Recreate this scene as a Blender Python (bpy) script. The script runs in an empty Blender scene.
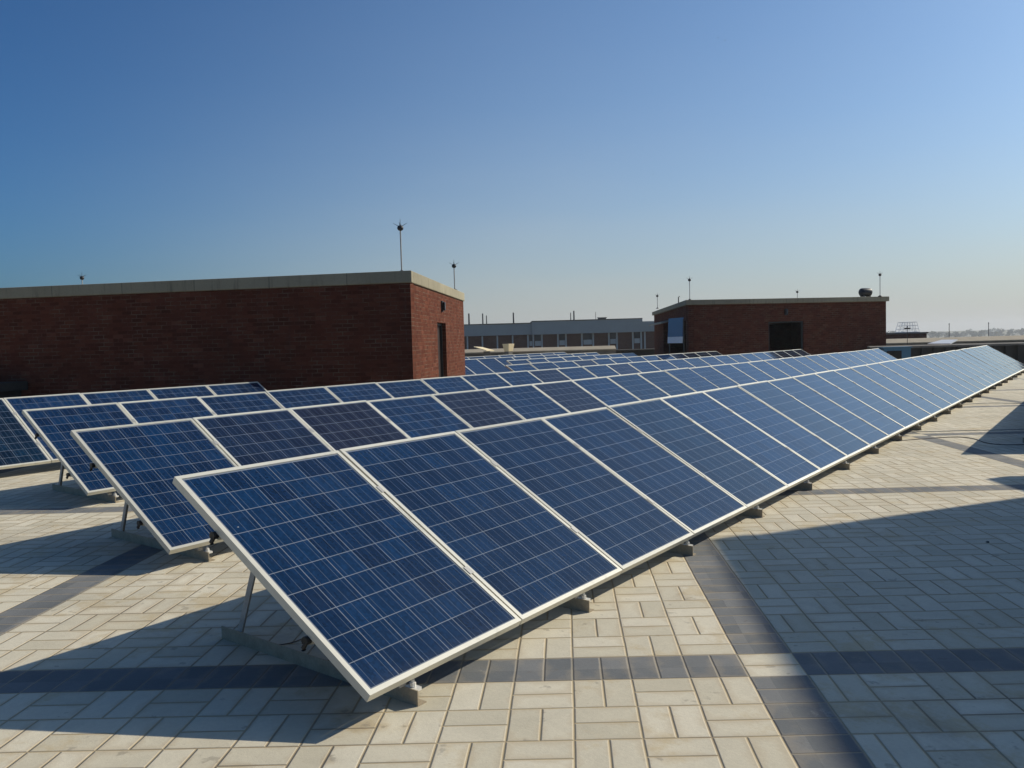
import bpy, bmesh, math, random
from mathutils import Vector, Matrix
import numpy as np

random.seed(7)
SC = bpy.context.scene
COL = SC.collection
R = math.radians

# ------------------------------------------------------------------ camera
# world: +Y runs along the rows of panels, z = 0 at the lower edge of the panels
CAM_F, PITCH, ROLL, YAW = 837.38, -0.0519, -0.0265, 0.6239
EYE = Vector((2.621, -2.5206, 1.529))
fwd = Vector((-math.sin(YAW) * math.cos(PITCH), math.cos(YAW) * math.cos(PITCH), math.sin(PITCH)))
rgt0 = Vector((math.cos(YAW), math.sin(YAW), 0))
up0 = rgt0.cross(fwd)
rgt = rgt0 * math.cos(ROLL) + up0 * math.sin(ROLL)
upv = rgt.cross(fwd)
cd = bpy.data.cameras.new('camera')
cam = bpy.data.objects.new('camera', cd)
COL.objects.link(cam)
cam.matrix_world = Matrix(((rgt.x, upv.x, -fwd.x, EYE.x), (rgt.y, upv.y, -fwd.y, EYE.y),
                           (rgt.z, upv.z, -fwd.z, EYE.z), (0, 0, 0, 1)))
cd.sensor_width = 36
cd.lens = CAM_F / 1024 * 36
cd.clip_start = 0.05
cd.clip_end = 20000
SC.camera = cam

# ------------------------------------------------------------------ light
SUN_TO = Vector((0.76, 1.24, 1.0)).normalized()          # towards the sun
ELEV = math.asin(SUN_TO.z)
AZIM = math.atan2(SUN_TO.x, SUN_TO.y)
w = bpy.data.worlds.new('World')
SC.world = w
w.use_nodes = True
nt = w.node_tree
sky = nt.nodes.new('ShaderNodeTexSky')
sky.sky_type = 'NISHITA'
sky.sun_disc = False
sky.sun_elevation = ELEV
sky.sun_rotation = AZIM
sky.altitude = 0
sky.air_density = 1.0
sky.dust_density = 1.7
sky.ozone_density = 8.0
bg = nt.nodes['Background']
bg.inputs['Strength'].default_value = 0.1
k0 = nt.nodes.new('ShaderNodeMix')
k0.data_type, k0.blend_type = 'RGBA', 'MULTIPLY'
k0.inputs[0].default_value = 1
k0.inputs[7].default_value = (.1, .1, .1, 1)
gm_ = nt.nodes.new('ShaderNodeGamma')
gm_.inputs[1].default_value = 1.12
k1 = nt.nodes.new('ShaderNodeMix')
k1.data_type, k1.blend_type = 'RGBA', 'MULTIPLY'
k1.inputs[0].default_value = 1
k1.inputs[7].default_value = (10.7, 12.0, 11.4, 1)
nt.links.new(sky.outputs[0], k0.inputs[6])
nt.links.new(k0.outputs[2], gm_.inputs[0])
nt.links.new(gm_.outputs[0], k1.inputs[6])


# pale haze low in the sky on the sunward side, deeper blue away from the sun
def wmath(op, a, b=None):
    n_ = nt.nodes.new('ShaderNodeMath')
    n_.operation = op
    for i_, q_ in ((0, a), (1, b)):
        if q_ is None:
            continue
        if isinstance(q_, bpy.types.NodeSocket):
            nt.links.new(q_, n_.inputs[i_])
        else:
            n_.inputs[i_].default_value = q_
    return n_.outputs[0]


wtc = nt.nodes.new('ShaderNodeTexCoord')
wsx = nt.nodes.new('ShaderNodeSeparateXYZ')
nt.links.new(wtc.outputs['Generated'], wsx.inputs[0])
hl = wmath('MAXIMUM', wmath('SQRT', wmath('ADD', wmath('POWER', wsx.outputs[0], 2.0), wmath('POWER', wsx.outputs[1], 2.0))), .001)
az_ = wmath('DIVIDE', wmath('ADD', wmath('MULTIPLY', wsx.outputs[0], math.sin(AZIM)), wmath('MULTIPLY', wsx.outputs[1], math.cos(AZIM))), hl)
mr = nt.nodes.new('ShaderNodeMapRange')
mr.interpolation_type = 'SMOOTHSTEP'
nt.links.new(az_, mr.inputs[0])
mr.inputs[1].default_value, mr.inputs[2].default_value = -.25, .5
wfac = wmath('MULTIPLY', wmath('MULTIPLY', wmath('EXPONENT', wmath('DIVIDE', wmath('MAXIMUM', wsx.outputs[2], 0.0), -.14)), .86), mr.outputs[0])
wmp = nt.nodes.new('ShaderNodeMapping')
wmp.inputs['Scale'].default_value = (2.2, 2.2, 11.0)
nt.links.new(wtc.outputs['Generated'], wmp.inputs[0])
wno = nt.nodes.new('ShaderNodeTexNoise')
nt.links.new(wmp.outputs[0], wno.inputs['Vector'])
wno.inputs['Scale'].default_value = 1.6
wno.inputs['Detail'].default_value = 4
wfac = wmath('MULTIPLY', wfac, wmath('ADD', .80, wmath('MULTIPLY', wno.outputs['Fac'], .40)))
dk = wmath('ADD', .74, wmath('MULTIPLY', mr.outputs[0], .26))
dkc = nt.nodes.new('ShaderNodeCombineXYZ')
for i_, g_ in ((0, 2.1), (1, 1.15), (2, .55)):
    nt.links.new(wmath('POWER', dk, g_), dkc.inputs[i_])
k2 = nt.nodes.new('ShaderNodeMix')
k2.data_type, k2.blend_type = 'RGBA', 'MULTIPLY'
k2.inputs[0].default_value = 1
nt.links.new(k1.outputs[2], k2.inputs[6])
nt.links.new(dkc.outputs[0], k2.inputs[7])
k3 = nt.nodes.new('ShaderNodeMix')
k3.data_type = 'RGBA'
nt.links.new(wfac, k3.inputs[0])
nt.links.new(k2.outputs[2], k3.inputs[6])
k3.inputs[7].default_value = (5.5, 5.6, 5.55, 1)
nt.links.new(k3.outputs[2], bg.inputs['Color'])
sl = bpy.data.lights.new('sun', 'SUN')
sl.energy = 4.6
sl.angle = R(0.53)
sl.color = (1.0, 0.91, 0.75)
sun = bpy.data.objects.new('sun', sl)
COL.objects.link(sun)
sun.location = (20, 30, 40)
sun.rotation_euler = SUN_TO.to_track_quat('Z', 'Y').to_euler()
SC.view_settings.view_transform = 'Standard'
SC.view_settings.look = 'None'
SC.view_settings.gamma = 1
SC.view_settings.use_curve_mapping = False
SC.view_settings.exposure = 0.0
SC.cycles.volume_bounces = 0

ZG = -0.165        # roof paving level


def ray(px, py):
    return fwd + rgt * ((px - 512) / CAM_F) - upv * ((py - 384) / CAM_F)


def at_depth(px, py, d):
    return EYE + ray(px, py) * d


def at_z(px, py, z):
    r = ray(px, py)
    return EYE + r * ((z - EYE.z) / r.z)


# ------------------------------------------------------------------ node helpers
class NT:
    def __init__(self, mat):
        self.t = mat.node_tree

    def n(self, typ, **kw):
        nd = self.t.nodes.new(typ)
        for k, v in kw.items():
            setattr(nd, k, v)
        return nd

    def put(self, sock, v):
        if isinstance(v, bpy.types.NodeSocket):
            self.t.links.new(v, sock)
        elif v is not None:
            sock.default_value = v

    def m(self, op, a, b=None, c=None):
        nd = self.n('ShaderNodeMath', operation=op)
        self.put(nd.inputs[0], a)
        if b is not None:
            self.put(nd.inputs[1], b)
        if c is not None:
            self.put(nd.inputs[2], c)
        return nd.outputs[0]

    def mix(self, f, a, b, blend='MIX'):
        nd = self.n('ShaderNodeMix', data_type='RGBA', blend_type=blend)
        self.put(nd.inputs[0], f)
        self.put(nd.inputs[6], a if isinstance(a, bpy.types.NodeSocket) else (*a, 1)[:4])
        self.put(nd.inputs[7], b if isinstance(b, bpy.types.NodeSocket) else (*b, 1)[:4])
        return nd.outputs[2]

    def mixf(self, f, a, b):
        nd = self.n('ShaderNodeMix', data_type='FLOAT')
        self.put(nd.inputs[0], f)
        self.put(nd.inputs[2], a)
        self.put(nd.inputs[3], b)
        return nd.outputs[0]

    def noise(self, vec, scale, detail=3, rough=.55, dim='3D'):
        nd = self.n('ShaderNodeTexNoise', noise_dimensions=dim)
        self.put(nd.inputs['Vector'], vec)
        nd.inputs['Scale'].default_value = scale
        nd.inputs['Detail'].default_value = detail
        nd.inputs['Roughness'].default_value = rough
        return nd.outputs['Fac']

    def white(self, x, y=0.0, z=0.0):
        cb = self.n('ShaderNodeCombineXYZ')
        self.put(cb.inputs[0], x)
        self.put(cb.inputs[1], y)
        self.put(cb.inputs[2], z)
        nd = self.n('ShaderNodeTexWhiteNoise', noise_dimensions='3D')
        self.put(nd.inputs['Vector'], cb.outputs[0])
        return nd.outputs['Value']

    def ss(self, x, lo, hi):      # smoothstep 0..1
        nd = self.n('ShaderNodeMapRange', interpolation_type='SMOOTHSTEP')
        self.put(nd.inputs[0], x)
        nd.inputs[1].default_value = lo
        nd.inputs[2].default_value = hi
        return nd.outputs[0]

    def coord(self, which='Object'):
        return self.n('ShaderNodeTexCoord').outputs[which]

    def sep(self, v):
        nd = self.n('ShaderNodeSeparateXYZ')
        self.put(nd.inputs[0], v)
        return nd.outputs

    def comb(self, x, y, z=0.0):
        nd = self.n('ShaderNodeCombineXYZ')
        self.put(nd.inputs[0], x)
        self.put(nd.inputs[1], y)
        self.put(nd.inputs[2], z)
        return nd.outputs[0]

    def bump(self, h, strength=.3, dist=.01):
        nd = self.n('ShaderNodeBump')
        nd.inputs['Strength'].default_value = strength
        nd.inputs['Distance'].default_value = dist
        self.put(nd.inputs['Height'], h)
        return nd.outputs[0]


def newmat(name, color=(.5, .5, .5), rough=.6, metal=0.0, spec=.5):
    m = bpy.data.materials.new(name)
    m.use_nodes = True
    b = m.node_tree.nodes['Principled BSDF']
    b.inputs['Base Color'].default_value = (*color, 1)
    b.inputs['Roughness'].default_value = rough
    b.inputs['Metallic'].default_value = metal
    b.inputs['Specular IOR Level'].default_value = spec
    return m, NT(m), b


def simple(name, color, rough=.6, metal=0.0, var=.25, scale=6.0, bump=.0, spec=.5):
    m, t, b = newmat(name, color, rough, metal, spec)
    co = t.coord()
    f = t.noise(co, scale, 4, .6)
    g = t.noise(co, scale * 7, 3, .6)
    h = t.m('MULTIPLY', t.m('SUBTRACT', t.m('ADD', f, t.m('MULTIPLY', g, .5)), .75), var * 2)
    h = t.m('ADD', h, 1.0)
    c = t.mix(1.0, color, t.comb(h, h, h), 'MULTIPLY')
    t.put(b.inputs['Base Color'], c)
    if bump:
        t.put(b.inputs['Normal'], t.bump(g, bump, .01))
    return m


# ------------------------------------------------------------------ materials
MAT = {}
MAT['alu'] = simple('aluminium_frame', (.63, .61, .52), .42, .25, .10, 3)
_t = NT(MAT['alu'])
_b = MAT['alu'].node_tree.nodes['Principled BSDF']
_r = _t.m('ADD', .82, _t.m('MULTIPLY', _t.n('ShaderNodeObjectInfo').outputs['Random'], .26))
_g = _t.m('SUBTRACT', 1.0, _t.m('MULTIPLY', _t.ss(_t.noise(_t.coord(), 5.0, 5, .7), .52, .75), .28))
_k = _t.m('MULTIPLY', _r, _g)
_t.put(_b.inputs['Base Color'], _t.mix(1.0, _b.inputs['Base Color'].links[0].from_socket, _t.comb(_k, _k, _k), 'MULTIPLY'))
MAT['steel'] = simple('galvanised_steel', (.40, .39, .36), .5, .35, .3, 9, .1)
MAT['rust_steel'] = simple('weathered_steel', (.36, .30, .21), .65, .15, .45, 12, .15)
MAT['bolt'] = simple('zinc_bolt', (.75, .74, .70), .35, .3, .1, 9)
MAT['black_plastic'] = simple('black_plastic', (.012, .012, .013), .45, 0, .2, 10)
MAT['concrete'] = simple('grey_concrete', (.36, .34, .28), .85, 0, .28, 1.3, .2, .2)
MAT['black_concrete'] = simple('shade_dark_concrete', (.055, .052, .046), .95, 0, .4, 1.5, .2, .1)  # concrete darkened in colour to stand in for shade on edge wall and duct
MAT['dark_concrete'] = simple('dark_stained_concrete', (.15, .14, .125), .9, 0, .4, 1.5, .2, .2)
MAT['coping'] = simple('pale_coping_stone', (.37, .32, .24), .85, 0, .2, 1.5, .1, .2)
MAT['fascia'] = simple('painted_grey_fascia', (.30, .33, .34), .75, 0, .12, .6, 0, .3)
MAT['column'] = simple('painted_pale_column', (.40, .43, .45), .75, 0, .12, .8, 0, .3)
MAT['dark_iron'] = simple('dark_iron', (.03, .03, .032), .5, .3, .2, 10)
MAT['door'] = simple('dark_brown_door', (.020, .010, .008), .5, 0, .3, 5)
MAT['dark_inside'] = simple('unlit_interior', (.018, .018, .018), .9, 0, .2, 2)
MAT['glass'] = simple('dark_window_glass', (.010, .014, .022), .25, 0, .1, 2)
MAT['cream'] = simple('cream_painted_block', (.72, .60, .38), .8, 0, .12, 3)
MAT['white_metal'] = simple('white_painted_metal', (.75, .76, .76), .4, 0, .08, 4)
MAT['blue_paint'] = simple('blue_painted_metal', (.05, .16, .26), .5, 0, .15, 4)
MAT['tank'] = simple('black_tank_plastic', (.02, .021, .023), .5, 0, .2, 4)
MAT['cable'] = simple('dark_cable_sheath', (.09, .07, .055), .6, 0, .3, 9)
MAT['pale_cable'] = simple('grey_cable_sheath', (.30, .29, .28), .6, 0, .2, 9)
MAT['debris'] = simple('charred_scrap', (.04, .04, .045), .8, 0, .4, 20)
MAT['blue_glass'] = simple('blue_reflective_sheet', (.05, .11, .24), .12, 0, .08, 2)
MAT['terrain'] = simple('dry_plain', (.16, .15, .09), .95, 0, .4, .01, 0, .1)
MAT['bark'] = simple('bark', (.08, .06, .04), .9, 0, .3, 3)


def foliage_mat():
    m, t, b = newmat('foliage', (.06, .09, .03), .7, 0, .2)
    co = t.coord()
    f = t.noise(co, .08, 3, .6)
    c = t.mix(t.ss(f, .35, .65), (.035, .06, .02), (.09, .11, .04))
    t.put(b.inputs['Base Color'], c)
    return m


MAT['foliage'] = foliage_mat()


def coping_mat():
    m, t, b = newmat('cast_concrete_coping', (.38, .34, .24), .9, 0, .15)
    uv = t.coord('UV')
    x, y, _ = t.sep(uv)
    big = t.noise(uv, .8, 5, .65)
    fine = t.noise(uv, 18, 4, .65)
    drip = t.noise(t.comb(t.m('MULTIPLY', x, 5.0), t.m('MULTIPLY', y, .6)), 1.6, 4, .6)
    fr = t.m('FRACT', t.m('DIVIDE', x, 1.75))
    seam = t.m('SUBTRACT', 1.0, t.ss(t.m('MULTIPLY', t.m('MINIMUM', fr, t.m('SUBTRACT', 1.0, fr)), 1.75), .004, .014))
    seg = t.white(t.m('FLOOR', t.m('DIVIDE', x, 1.75)), 2.0, 5.0)
    k = t.m('ADD', .50, t.m('ADD', t.m('MULTIPLY', big, .5), t.m('ADD', t.m('MULTIPLY', fine, .25), t.m('MULTIPLY', seg, .18))))
    c = t.mix(1.0, (.31, .28, .20), t.comb(k, k, k), 'MULTIPLY')
    c = t.mix(t.m('MULTIPLY', t.ss(drip, .50, .75), .55), c, (.10, .09, .07))
    c = t.mix(t.m('MULTIPLY', seam, .55), c, (.05, .045, .04))
    t.put(b.inputs['Base Color'], c)
    t.put(b.inputs['Normal'], t.bump(t.m('SUBTRACT', fine, seam), .3, .01))
    return m


MAT['slab'] = coping_mat()


def brick_mat(name, c1, c2, mortar, scale=1.0):
    m, t, b = newmat(name, c1, .95, 0, .06)
    uv = t.coord('UV')
    s = t.sep(uv)
    bt = t.n('ShaderNodeTexBrick')
    t.put(bt.inputs['Vector'], uv)
    bt.inputs['Color1'].default_value = (0, 0, 0, 1)
    bt.inputs['Color2'].default_value = (1, 1, 1, 1)
    bt.inputs['Mortar'].default_value = (.5, .5, .5, 1)
    bt.inputs['Scale'].default_value = 1
    bt.inputs['Mortar Size'].default_value = .011 * scale
    bt.inputs['Mortar Smooth'].default_value = .25
    bt.inputs['Bias'].default_value = 0
    bt.inputs['Brick Width'].default_value = .24 * scale
    bt.inputs['Row Height'].default_value = .086 * scale
    rnd = t.sep(bt.outputs['Color'])[0]
    fac = bt.outputs['Fac']
    blot = t.noise(uv, 1.1, 5, .65)
    fine = t.noise(uv, 26, 3, .6)
    col = t.mix(rnd, c1, c2)
    k = t.m('ADD', .55, t.m('ADD', t.m('MULTIPLY', blot, .55), t.m('MULTIPLY', fine, .35)))
    col = t.mix(1.0, col, t.comb(k, k, k), 'MULTIPLY')
    # odd pale, worn bricks
    pale = t.m('MULTIPLY', t.m('GREATER_THAN', t.white(t.m('FLOOR', t.m('DIVIDE', s[0], .24 * scale)),
                                                       t.m('FLOOR', t.m('DIVIDE', s[1], .086 * scale))), .965), .45)
    col = t.mix(pale, col, (c2[0] * 1.5, c2[1] * 1.7, c2[2] * 1.9))
    mfac = t.m('MULTIPLY', fac, t.ss(t.noise(uv, 2.3, 4, .7), .38, .72))
    col = t.mix(mfac, col, mortar)
    # rain streaks running down from the slab
    st = t.noise(t.comb(t.m('MULTIPLY', s[0], 3.0), t.m('MULTIPLY', s[1], .25)), 1.4, 4, .6)
    col = t.mix(t.m('MULTIPLY', t.ss(st, .55, .8), .35), col, (.05, .04, .035))
    t.put(b.inputs['Base Color'], col)
    hgt = t.m('ADD', t.m('MULTIPLY', fac, -1.0), t.m('MULTIPLY', fine, .4))
    t.put(b.inputs['Normal'], t.bump(hgt, .6, .008))
    return m


MAT['brick'] = brick_mat('red_brick', (.082, .026, .016), (.130, .045, .027), (.15, .105, .075))
MAT['brick_panel'] = brick_mat('far_brick', (.085, .036, .026), (.11, .046, .033), (.15, .11, .09), 1.5)


def paver_mat():
    m, t, b = newmat('concrete_pavers', (.5, .5, .45), .8, 0, .3)
    co = t.coord()
    x, y, z = t.sep(co)
    a1, a2 = R(32.1), R(35.2)
    wob = t.m('MULTIPLY', t.m('SUBTRACT', t.noise(co, 1.6, 2, .5), .5), .012)
    u = t.m('ADD', t.m('ADD', t.m('MULTIPLY', x, math.cos(a1)), t.m('MULTIPLY', y, math.sin(a1))), wob)
    v = t.m('ADD', t.m('ADD', t.m('MULTIPLY', x, -math.sin(a2)), t.m('MULTIPLY', y, math.cos(a2))), wob)
    PU, PV = 4.60, 4.63
    U0, V0 = 1.90 - .145, .655 - .148
    BW, BH = .29, .296
    mu, mv = .2905, .31
    uu = t.m('DIVIDE', t.m('SUBTRACT', u, U0), PU)
    vv = t.m('DIVIDE', t.m('SUBTRACT', v, V0), PV)
    iu, iv = t.m('FLOOR', uu), t.m('FLOOR', vv)
    fu = t.m('MULTIPLY', t.m('SUBTRACT', uu, iu), PU)      # metres inside the bay
    fv = t.m('MULTIPLY', t.m('SUBTRACT', vv, iv), PV)
    inU = t.m('LESS_THAN', fu, BW)
    inV = t.m('LESS_THAN', fv, BH)
    # field cells: measured backwards from the next band so they start flush with it on the near side
    cu = t.m('DIVIDE', t.m('SUBTRACT', PU, fu), mu)
    cv = t.m('DIVIDE', t.m('SUBTRACT', PV, fv), mv)
    ci, cj = t.m('FLOOR', cu), t.m('FLOOR', cv)
    lu, lv = t.m('SUBTRACT', cu, ci), t.m('SUBTRACT', cv, cj)
    par = t.m('MODULO', t.m('ADD', ci, cj), 2.0)
    nu = t.mixf(par, 2.0, 1.0)
    nv = t.mixf(par, 1.0, 2.0)
    su, sv = t.m('MULTIPLY', lu, nu), t.m('MULTIPLY', lv, nv)
    bi, bj = t.m('FLOOR', su), t.m('FLOOR', sv)
    eu, ev = t.m('SUBTRACT', su, bi), t.m('SUBTRACT', sv, bj)
    du = t.m('DIVIDE', t.m('MULTIPLY', t.m('MINIMUM', eu, t.m('SUBTRACT', 1.0, eu)), mu), nu)
    dv = t.m('DIVIDE', t.m('MULTIPLY', t.m('MINIMUM', ev, t.m('SUBTRACT', 1.0, ev)), mv), nv)
    dF = t.m('MINIMUM', du, dv)
    # distance to the band edges also counts as a joint
    dF = t.m('MINIMUM', dF, t.m('ABSOLUTE', t.m('SUBTRACT', fu, BW)))
    dF = t.m('MINIMUM', dF, t.m('ABSOLUTE', t.m('SUBTRACT', fv, BH)))
    idF = t.white(t.m('ADD', t.m('MULTIPLY', iu, 53.0), t.m('ADD', ci, t.m('MULTIPLY', bi, .5))),
                  t.m('ADD', t.m('MULTIPLY', iv, 61.0), t.m('ADD', cj, t.m('MULTIPLY', bj, .5))), 3.0)
    # band pavers, laid across the band
    wb = mu / 2
    gu = t.m('DIVIDE', t.m('SUBTRACT', PU, fu), wb)          # along a v-band (runs in u)
    gi = t.m('FLOOR', gu)
    ge = t.m('SUBTRACT', gu, gi)
    dV = t.m('MINIMUM', t.m('MULTIPLY', t.m('MINIMUM', ge, t.m('SUBTRACT', 1.0, ge)), wb),
             t.m('MINIMUM', t.m('ABSOLUTE', fv), t.m('ABSOLUTE', t.m('SUBTRACT', fv, BH))))
    wb2 = mv / 2
    hu = t.m('DIVIDE', t.m('SUBTRACT', PV, fv), wb2)
    hi = t.m('FLOOR', hu)
    he = t.m('SUBTRACT', hu, hi)
    dU = t.m('MINIMUM', t.m('MULTIPLY', t.m('MINIMUM', he, t.m('SUBTRACT', 1.0, he)), wb2),
             t.m('MINIMUM', t.m('ABSOLUTE', fu), t.m('ABSOLUTE', t.m('SUBTRACT', fu, BW))))
    d = t.mixf(inV, dF, dV)
    d = t.mixf(inU, d, dU)
    rb = t.white(t.m('ADD', gi, t.m('MULTIPLY', iu, 47.0)), t.m('ADD', hi, t.m('MULTIPLY', iv, 43.0)), 9.0)
    cross = t.m('MULTIPLY', inU, inV)
    band = t.m('SUBTRACT', t.m('MAXIMUM', inU, inV), cross)
    rnd = t.mixf(band, idF, rb)
    # colours
    big = t.noise(co, .55, 5, .6)
    mid = t.noise(co, 3.2, 5, .65)
    fine = t.noise(co, 70, 3, .6)
    pale = t.mix(rnd, (.51, .465, .35), (.62, .57, .445))
    grey = t.mix(rnd, (.130, .138, .140), (.185, .188, .184))
    col = t.mix(band, pale, grey)
    k = t.m('ADD', .50, t.m('ADD', t.m('MULTIPLY', big, .38), t.m('ADD', t.m('MULTIPLY', mid, .42), t.m('MULTIPLY', fine, .2))))
    col = t.mix(1.0, col, t.comb(k, k, k), 'MULTIPLY')
    # sand and dirt washed along the joints
    spread = t.m('ADD', .012, t.m('MULTIPLY', t.ss(mid, .42, .68), .075))
    rim = t.m('SUBTRACT', 1.0, t.ss(t.m('DIVIDE', d, spread), 0.0, 1.0))
    rimf = t.m('MULTIPLY', rim, t.mixf(band, .40, .22))
    col = t.mix(rimf, col, (.40, .315, .20))
    stain = t.ss(t.noise(co, 1.1, 6, .72), .55, .74)
    rust = t.ss(t.noise(co, 2.1, 5, .75), .54, .68)
    col = t.mix(t.m('MULTIPLY', rust, t.mixf(band, .40, .08)), col, (.44, .32, .14))
    col = t.mix(t.m('MULTIPLY', stain, t.mixf(band, .42, .15)), col, (.24, .20, .15))
    damp = t.ss(t.noise(co, .38, 6, .68), .52, .66)
    dk = t.m('SUBTRACT', 1.0, t.m('MULTIPLY', damp, .12))
    col = t.mix(1.0, col, t.comb(dk, dk, dk), 'MULTIPLY')
    bloom = t.m('MULTIPLY', t.ss(t.noise(co, 4.5, 5, .75), .60, .78), t.mixf(band, .25, .40))
    col = t.mix(bloom, col, (.56, .53, .46))
    spot = t.ss(t.noise(co, 9.0, 3, .6), .65, .72)
    col = t.mix(t.m('MULTIPLY', spot, .35), col, (.12, .10, .08))
    jt = t.m('SUBTRACT', 1.0, t.ss(d, .0032, .0065))
    jd = t.noise(co, .9, 3, .6)
    jcol = t.mix(t.ss(jd, .46, .70), (.38, .305, .185), (.19, .15, .10))
    col = t.mix(t.m('MULTIPLY', jt, t.mixf(band, .92, .30)), col, jcol)
    t.put(b.inputs['Base Color'], col)
    t.put(b.inputs['Roughness'], t.m('ADD', .72, t.m('MULTIPLY', mid, .2)))
    tilt = t.m('MULTIPLY', rnd, .6)
    h = t.m('ADD', t.m('ADD', t.ss(d, 0.0, .010), tilt), t.m('MULTIPLY', fine, .25))
    t.put(b.inputs['Normal'], t.bump(h, .7, .006))
    return m


MAT['paver'] = paver_mat()

PW = 1.1628      # pitch of the panels along the row
PL = 1.65        # length up the slope
FW = 1.152       # width of one frame
LIP = .026


def cell_mat():
    """Polycrystalline cells: x across the row, UV in metres on the glass."""
    m, t, b = newmat('solar_cells', (.01, .03, .09), .09, 0, .5)
    uv = t.coord('UV')
    x, y, _ = t.sep(uv)
    oi = t.n('ShaderNodeObjectInfo')
    tint = oi.outputs['Color']
    orr = oi.outputs['Random']
    cw, ch = (FW - 2 * LIP - .016) / 6, (PL - 2 * LIP - .016) / 10
    cx = t.m('DIVIDE', t.m('SUBTRACT', x, LIP + .008), cw)
    cy = t.m('DIVIDE', t.m('SUBTRACT', y, LIP + .008), ch)
    ix, iy = t.m('FLOOR', cx), t.m('FLOOR', cy)
    fx, fy = t.m('SUBTRACT', cx, ix), t.m('SUBTRACT', cy, iy)
    ex = t.m('MULTIPLY', t.m('MINIMUM', fx, t.m('SUBTRACT', 1.0, fx)), cw)
    ey = t.m('MULTIPLY', t.m('MINIMUM', fy, t.m('SUBTRACT', 1.0, fy)), ch)
    gap = t.m('SUBTRACT', 1.0, t.ss(t.m('MINIMUM', ex, ey), .0014, .0030))
    out = t.m('MAXIMUM', t.m('MAXIMUM', t.m('LESS_THAN', cx, 0.0), t.m('GREATER_THAN', cx, 6.0)),
              t.m('MAXIMUM', t.m('LESS_THAN', cy, 0.0), t.m('GREATER_THAN', cy, 10.0)))
    # three busbars per cell running up the slope
    bx = t.m('SUBTRACT', t.m('MULTIPLY', fx, 3.0), t.m('FLOOR', t.m('MULTIPLY', fx, 3.0)))
    bd = t.m('MULTIPLY', t.m('ABSOLUTE', t.m('SUBTRACT', bx, .5)), cw / 3)
    bus = t.m('SUBTRACT', 1.0, t.ss(bd, .0007, .0016))
    rnd = t.white(ix, iy, t.m('MULTIPLY', orr, 91.0))
    vor = t.n('ShaderNodeTexVoronoi', feature='F1')
    t.put(vor.inputs['Vector'], t.comb(x, y, t.m('MULTIPLY', orr, 30.0)))
    vor.inputs['Scale'].default_value = 70
    cr = t.sep(vor.outputs['Color'])[0]
    streak = t.noise(t.comb(t.m('MULTIPLY', x, 14.0), t.m('MULTIPLY', y, 1.2), t.m('MULTIPLY', orr, 17.0)), 4, 3, .6)
    cl = t.mix(rnd, (.0026, .0125, .040), (.0038, .0225, .068))
    cl = t.mix(1.0, cl, tint, 'MULTIPLY')
    k = t.m('ADD', .30, t.m('ADD', t.m('MULTIPLY', cr, .40), t.m('MULTIPLY', streak, 1.0)))
    cl = t.mix(1.0, cl, t.comb(k, k, k), 'MULTIPLY')
    cl = t.mix(t.m('MULTIPLY', bus, .60), cl, (.15, .18, .23))
    cl = t.mix(t.m('MULTIPLY', t.m('MAXIMUM', gap, out), .72), cl, (.24, .27, .31))
    # a film of dust, thicker towards the lower edge
    dn = t.noise(t.comb(x, y, t.m('MULTIPLY', orr, 50.0)), 3.0, 4, .6)
    dust = t.m('ADD', t.m('MULTIPLY', t.ss(dn, .40, .8), .010), t.m('MULTIPLY', t.m('SUBTRACT', 1.0, t.ss(y, .02, .10)), .025))
    cl = t.mix(dust, cl, (.42, .38, .32))
    drop = t.ss(t.noise(t.comb(x, y, t.m('MULTIPLY', orr, 77.0)), 14.0, 2, .5), .80, .83)
    cl = t.mix(t.m('MULTIPLY', drop, .6), cl, (.5, .5, .48))
    t.put(b.inputs['Base Color'], cl)
    t.put(b.inputs['Roughness'], t.m('ADD', .045, t.m('MULTIPLY', dn, .05)))
    wv = t.noise(t.comb(x, y, t.m('MULTIPLY', orr, 9.0)), 1.5, 2, .5)
    t.put(b.inputs['Normal'], t.bump(wv, .05, .02))
    b.inputs['IOR'].default_value = 1.42
    b.inputs['Sheen Weight'].default_value = 0
    b.inputs['Sheen Roughness'].default_value = .35
    b.inputs['Sheen Tint'].default_value = (.9, .95, 1, 1)
    return m


MAT['cells'] = cell_mat()


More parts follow.
